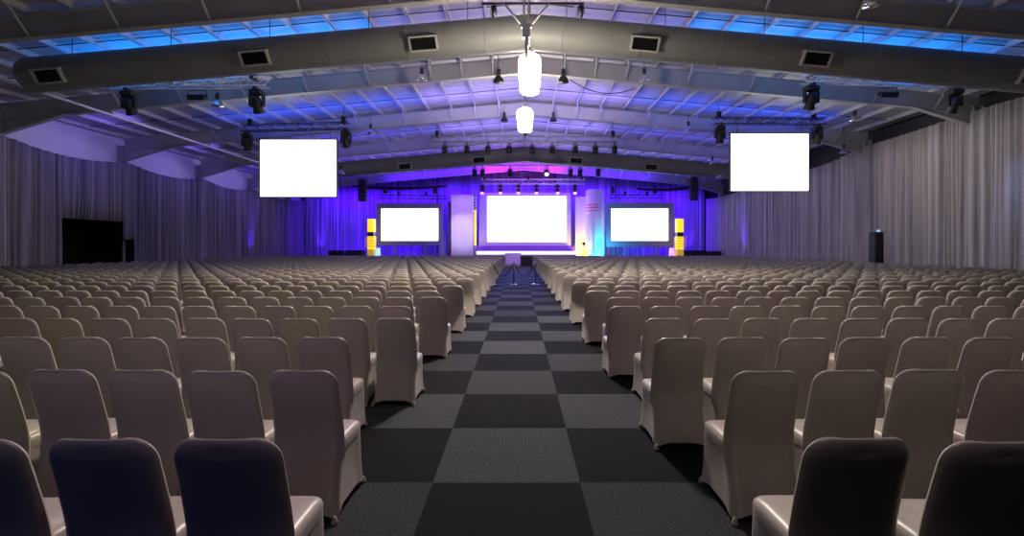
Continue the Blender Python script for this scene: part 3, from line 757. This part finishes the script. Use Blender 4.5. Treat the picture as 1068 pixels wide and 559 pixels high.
# video camera on a tripod by the stage
D = 41.0; p = at(609,266,D); px_ = p.x
root = empty('tripod', (px_, D, 0), 'dark tripod standing before the yellow lit flat', 'tripod')
for k in range(3):
    an = PI/2+k*2*PI/3; m = MB(); m.tube([(0,0,1.45), (.42*math.cos(an),.42*math.sin(an),0.02)], [.03,.02], 8); m.build('leg', M_black, root)
MB().tube([(0,0,1.35),(0,0,1.72)], .035, 10).build('centre_column', M_black, root)
MB().box((0,0,1.76), (.16,.18,.08), None, .01).build('pan_head', M_black, root)
root = empty('video_camera', (px_, D, 1.805), 'black video camera mounted on the tripod by the stage', 'camera')
MB().box((0,0,.13), (.2,.5,.24), None, .02).build('body', M_black, root)
m = MB(); m.lathe([(.07,0),(.07,.2),(.09,.22),(.09,.3)], (0,.24,.13), 16, Matrix.Rotation(-PI/2,3,'X')); m.build('lens', M_blackg, root)
MB().box((-.14,-.1,.2), (.08,.16,.1)).build('viewfinder', M_black, root)
# tall floor speaker beside the drape
D = 23.6; a, b_ = at(905,242,D), at(921,242,D); cx = (a.x+b_.x)/2; hw = .29
root = empty('floor_loudspeaker', (cx+.1, D, 0), 'tall black loudspeaker stack standing against the pale drape', 'loudspeaker', rz=.06)
MB().span((-hw,-.22,0), (hw,.22,1.05), .02).build('bass_cabinet', M_black, root)
o = MB().span((-hw*.98,-.21,1.06), (hw*.98,.21,a.z), .02).build('top_cabinet', M_black, root)
MB().span((-hw+.04,-.235,.08), (hw-.04,-.21,.97)).build('bass_grille', M_case, root)
MB().span((-hw+.04,-.225,1.12), (hw-.04,-.2,a.z-.06)).build('grille', M_case, o)
MB().box((.1,0,a.z+.05), (.2,.14,.1), None, .02).build('status_light', mat('blue_led', (.2,.4,.6), .4, emit=(.3,.6,1), es=.8), root)

# stanchions and ropes in the aisle
GS = 'rope barrier posts across the aisle'; D = 20.7; tops = []
for px, lb in ((513,'barrier post at the doorway side edge of the aisle'),(535.8,'middle barrier post standing alone in the aisle'),(558.3,'barrier post at the speaker side edge of the aisle')):
    x = vx(px, D); root = empty('barrier_post', (x, D, 0), 'black %s, pale round base' % lb, 'barrier post', GS)
    m = MB(); m.lathe([(.17,0),(.17,.015),(.12,.035),(.04,.05),(.03,.06)], n=28); m.build('base', M_chrome, root)
    m = MB(); m.lathe([(.026,.04),(.026,.92)], n=14); m.build('post', M_blackg, root)
    m = MB(); m.lathe([(.026,.9),(.04,.91),(.04,.95),(.03,.97),(.034,.99),(.025,1.02),(.005,1.03)], n=16); m.build('top_cap', M_chrome, root)
    tops.append(Vector((x, D, .9)))
for i, lb in ((0,'dark rope sagging between the middle post and the doorway side post'),(1,'dark rope sagging between the middle post and the speaker side post')):
    a, b_ = tops[i]+Vector((.072,0,0)), tops[i+1]-Vector((.072,0,0))
    P = [a.lerp(b_, t)-Vector((0,0,.52*(1-(2*t-1)**2)**.9)) for t in [k/18 for k in range(19)]]
    o = tag(MB().tube(P, .022, 8).build('hanging_barrier_rope', M_rope), lb, 'rope', 'barrier ropes')
    for q in (P[0], P[-1]): 
        m = MB(); m.lathe([(.024,-.04),(.024,.02),(.01,.03)], q, 10); m.build('end_clip', M_chrome, o)

# ------------------------------------------------------------------ lights
# uplights on the roof: blue over the sides, lavender at the centre, one line of fixtures in each bay
BLUE, LAV, VIO, MAG = (.0,.24,1), (.33,.25,1), (.08,.01,1), (.75,.02,.85)
def strip(x0, x1, y, col, watts, wid=.5, drop=1.0):
    c = (x0+x1)/2; zz = (rz(x0)+rz(x1))/2+.85-drop
    l = light('roof_uplight', 'AREA', (c, y, zz), col, watts, None, shape='RECTANGLE', size=abs(x1-x0), size_y=wid)
    an = math.atan(SL)*(1 if c > RX else -1)
    l.rotation_euler = (PI, 0, 0) if x0 < RX < x1 else (PI, -an*-1, 0)
for (y, cw, sw, bc) in ((10.0,45,10,BLUE),(16.0,80,230,BLUE),(23.4,240,150,(.06,.12,1)),(29.4,240,100,(.16,.14,1)),(35.2,130,80,(.2,.12,1))):
    strip(-4.5, 5.3, y, LAV, cw); strip(-14.5, -4.8, y, bc, sw); strip(5.6, 15.3, y, bc, sw)
strip(-14, 0, 39.5, VIO, 450); strip(0.8, 14, 39.5, VIO, 450); strip(-4.5, 0, 39, MAG, 260); strip(.8, 5, 39, MAG, 260); strip(-12, 0, 42.3, VIO, 350); strip(.8, 12, 42.3, VIO, 350); strip(-3.5, 4, 42.6, MAG, 200)
# gable washes on the white end wall above the drape
for y in (22, 28, 34): light('gable_wash', 'SPOT', (-17.5, y, 6.9), (.2,.12,1), 190, (XL, y+.3, 6.9), spot_size=2.2, spot_blend=1, shadow_soft_size=.1)
# violet wash over the stage backdrop
for (x0, x1) in ((-19,-8),(-8,9),(9,17)):
    l = light('backdrop_wash', 'AREA', ((x0+x1)/2, 43.9, 7.0 if abs(x0+x1) > 5 else 7.6), (.075,.0,1), 75*(x1-x0), ((x0+x1)/2, 45.7, 2.5), shape='RECTANGLE', size=(x1-x0)*.95, size_y=.25)
for (x0, x1) in ((-19,-9),(10,17)):
    l = light('backdrop_wash', 'AREA', ((x0+x1)/2, 43.8, .3), (.07,.0,1), 30*(x1-x0), ((x0+x1)/2, 45.7, 4.0), shape='RECTANGLE', size=(x1-x0)*.95, size_y=.25)
for x in (-5,0,5): light('stage_wash', 'SPOT', (x, 38, 7.6), (.45,.25,1), 800, (x, 44, 2.0), spot_size=1.1, spot_blend=.8, shadow_soft_size=.15)
for x in (-2, 3): light('aisle_wash', 'SPOT', (x, 40.5, 7.2), (.1,.13,1), 5500, (0, 27, .5), spot_size=.75, spot_blend=1, shadow_soft_size=.15)
for (x, y, z, t, c, pw, sz) in ((vx(606,43.4),43.2,.35,(vx(606,43.4),44.1,3.2),(1,.72,.02),230,.9),(vx(629,41.6),41.75,.35,(vx(627,42),42.5,3.6),(.02,.65,1),210,.5)):
    light('scenic_uplight', 'AREA', (x, y, z), c, pw, t, shape='RECTANGLE', size=sz, size_y=.12)
light('lilac_flat_fill', 'SPOT', (vx(482,36), 33.5, 6.2), (.75,.62,1), 2600, (vx(482,42), 42.2, 3.0), spot_size=.42, spot_blend=.8, shadow_soft_size=.15)  # added spot in place of screen spill on the lilac flat
for (x, y, t) in ((-20.3,36.2,(-20.9,36.6,5)),(-19.3,45.0,(-19.2,45.7,4)),(17.5,37.5,(18.15,37.9,5)),(16.6,45.0,(16.6,45.7,4))):
    light('drape_uplight', 'SPOT', (x, y, .3), (.12,.02,1), 900, t, spot_size=.6, spot_blend=.6, shadow_soft_size=.08)
light('drape_wash', 'SPOT', (17.35, 17.0, 6.5), (.3,.42,1), 260, (18.1, 17.1, 1.0), spot_size=.75, spot_blend=1, shadow_soft_size=.2)
# downlights added to brighten chair edges, and a cool wash from the back of the hall
for x, y, p, c in ((.4, 9.2, 2500, (1,.86,.76)), (-8, 9.2, 500, (1,.86,.76)), (9, 9.2, 500, (1,.86,.76)), (.2, .4, 130, (1,.80,.80))):
    light('added_downlight', 'SPOT', (x, y, 7.0), c, p, (x, y-.1, 0), spot_size=2.5, spot_blend=.6, shadow_soft_size=.25)
light('rear_wash', 'SPOT', (-6, -7, 5.5), (.12,.2,1), 200, (-2.6, 2, .5), spot_size=.55, spot_blend=1, shadow_soft_size=.4)
for y, c, p in ((17.9,(1,.9,.86),30), (22,(1,.88,.83),30), (28,(.6,.45,1),34), (34.5,(.4,.25,1),40)):
    light('drape_wash', 'AREA', (13.8, y, 6.5), c, p, (18.2, y, 3.0), shape='RECTANGLE', size=4, size_y=.3)  # added fill to brighten the drapes on the speaker wall
for y in (20, 25, 31, 37): light('drape_wash', 'AREA', (-15.4, y, 6.9), (.38,.25,1), 14, (-21, y, 3.5), shape='RECTANGLE', size=5, size_y=.3)  # added dim violet fill for the doorway wall drapes
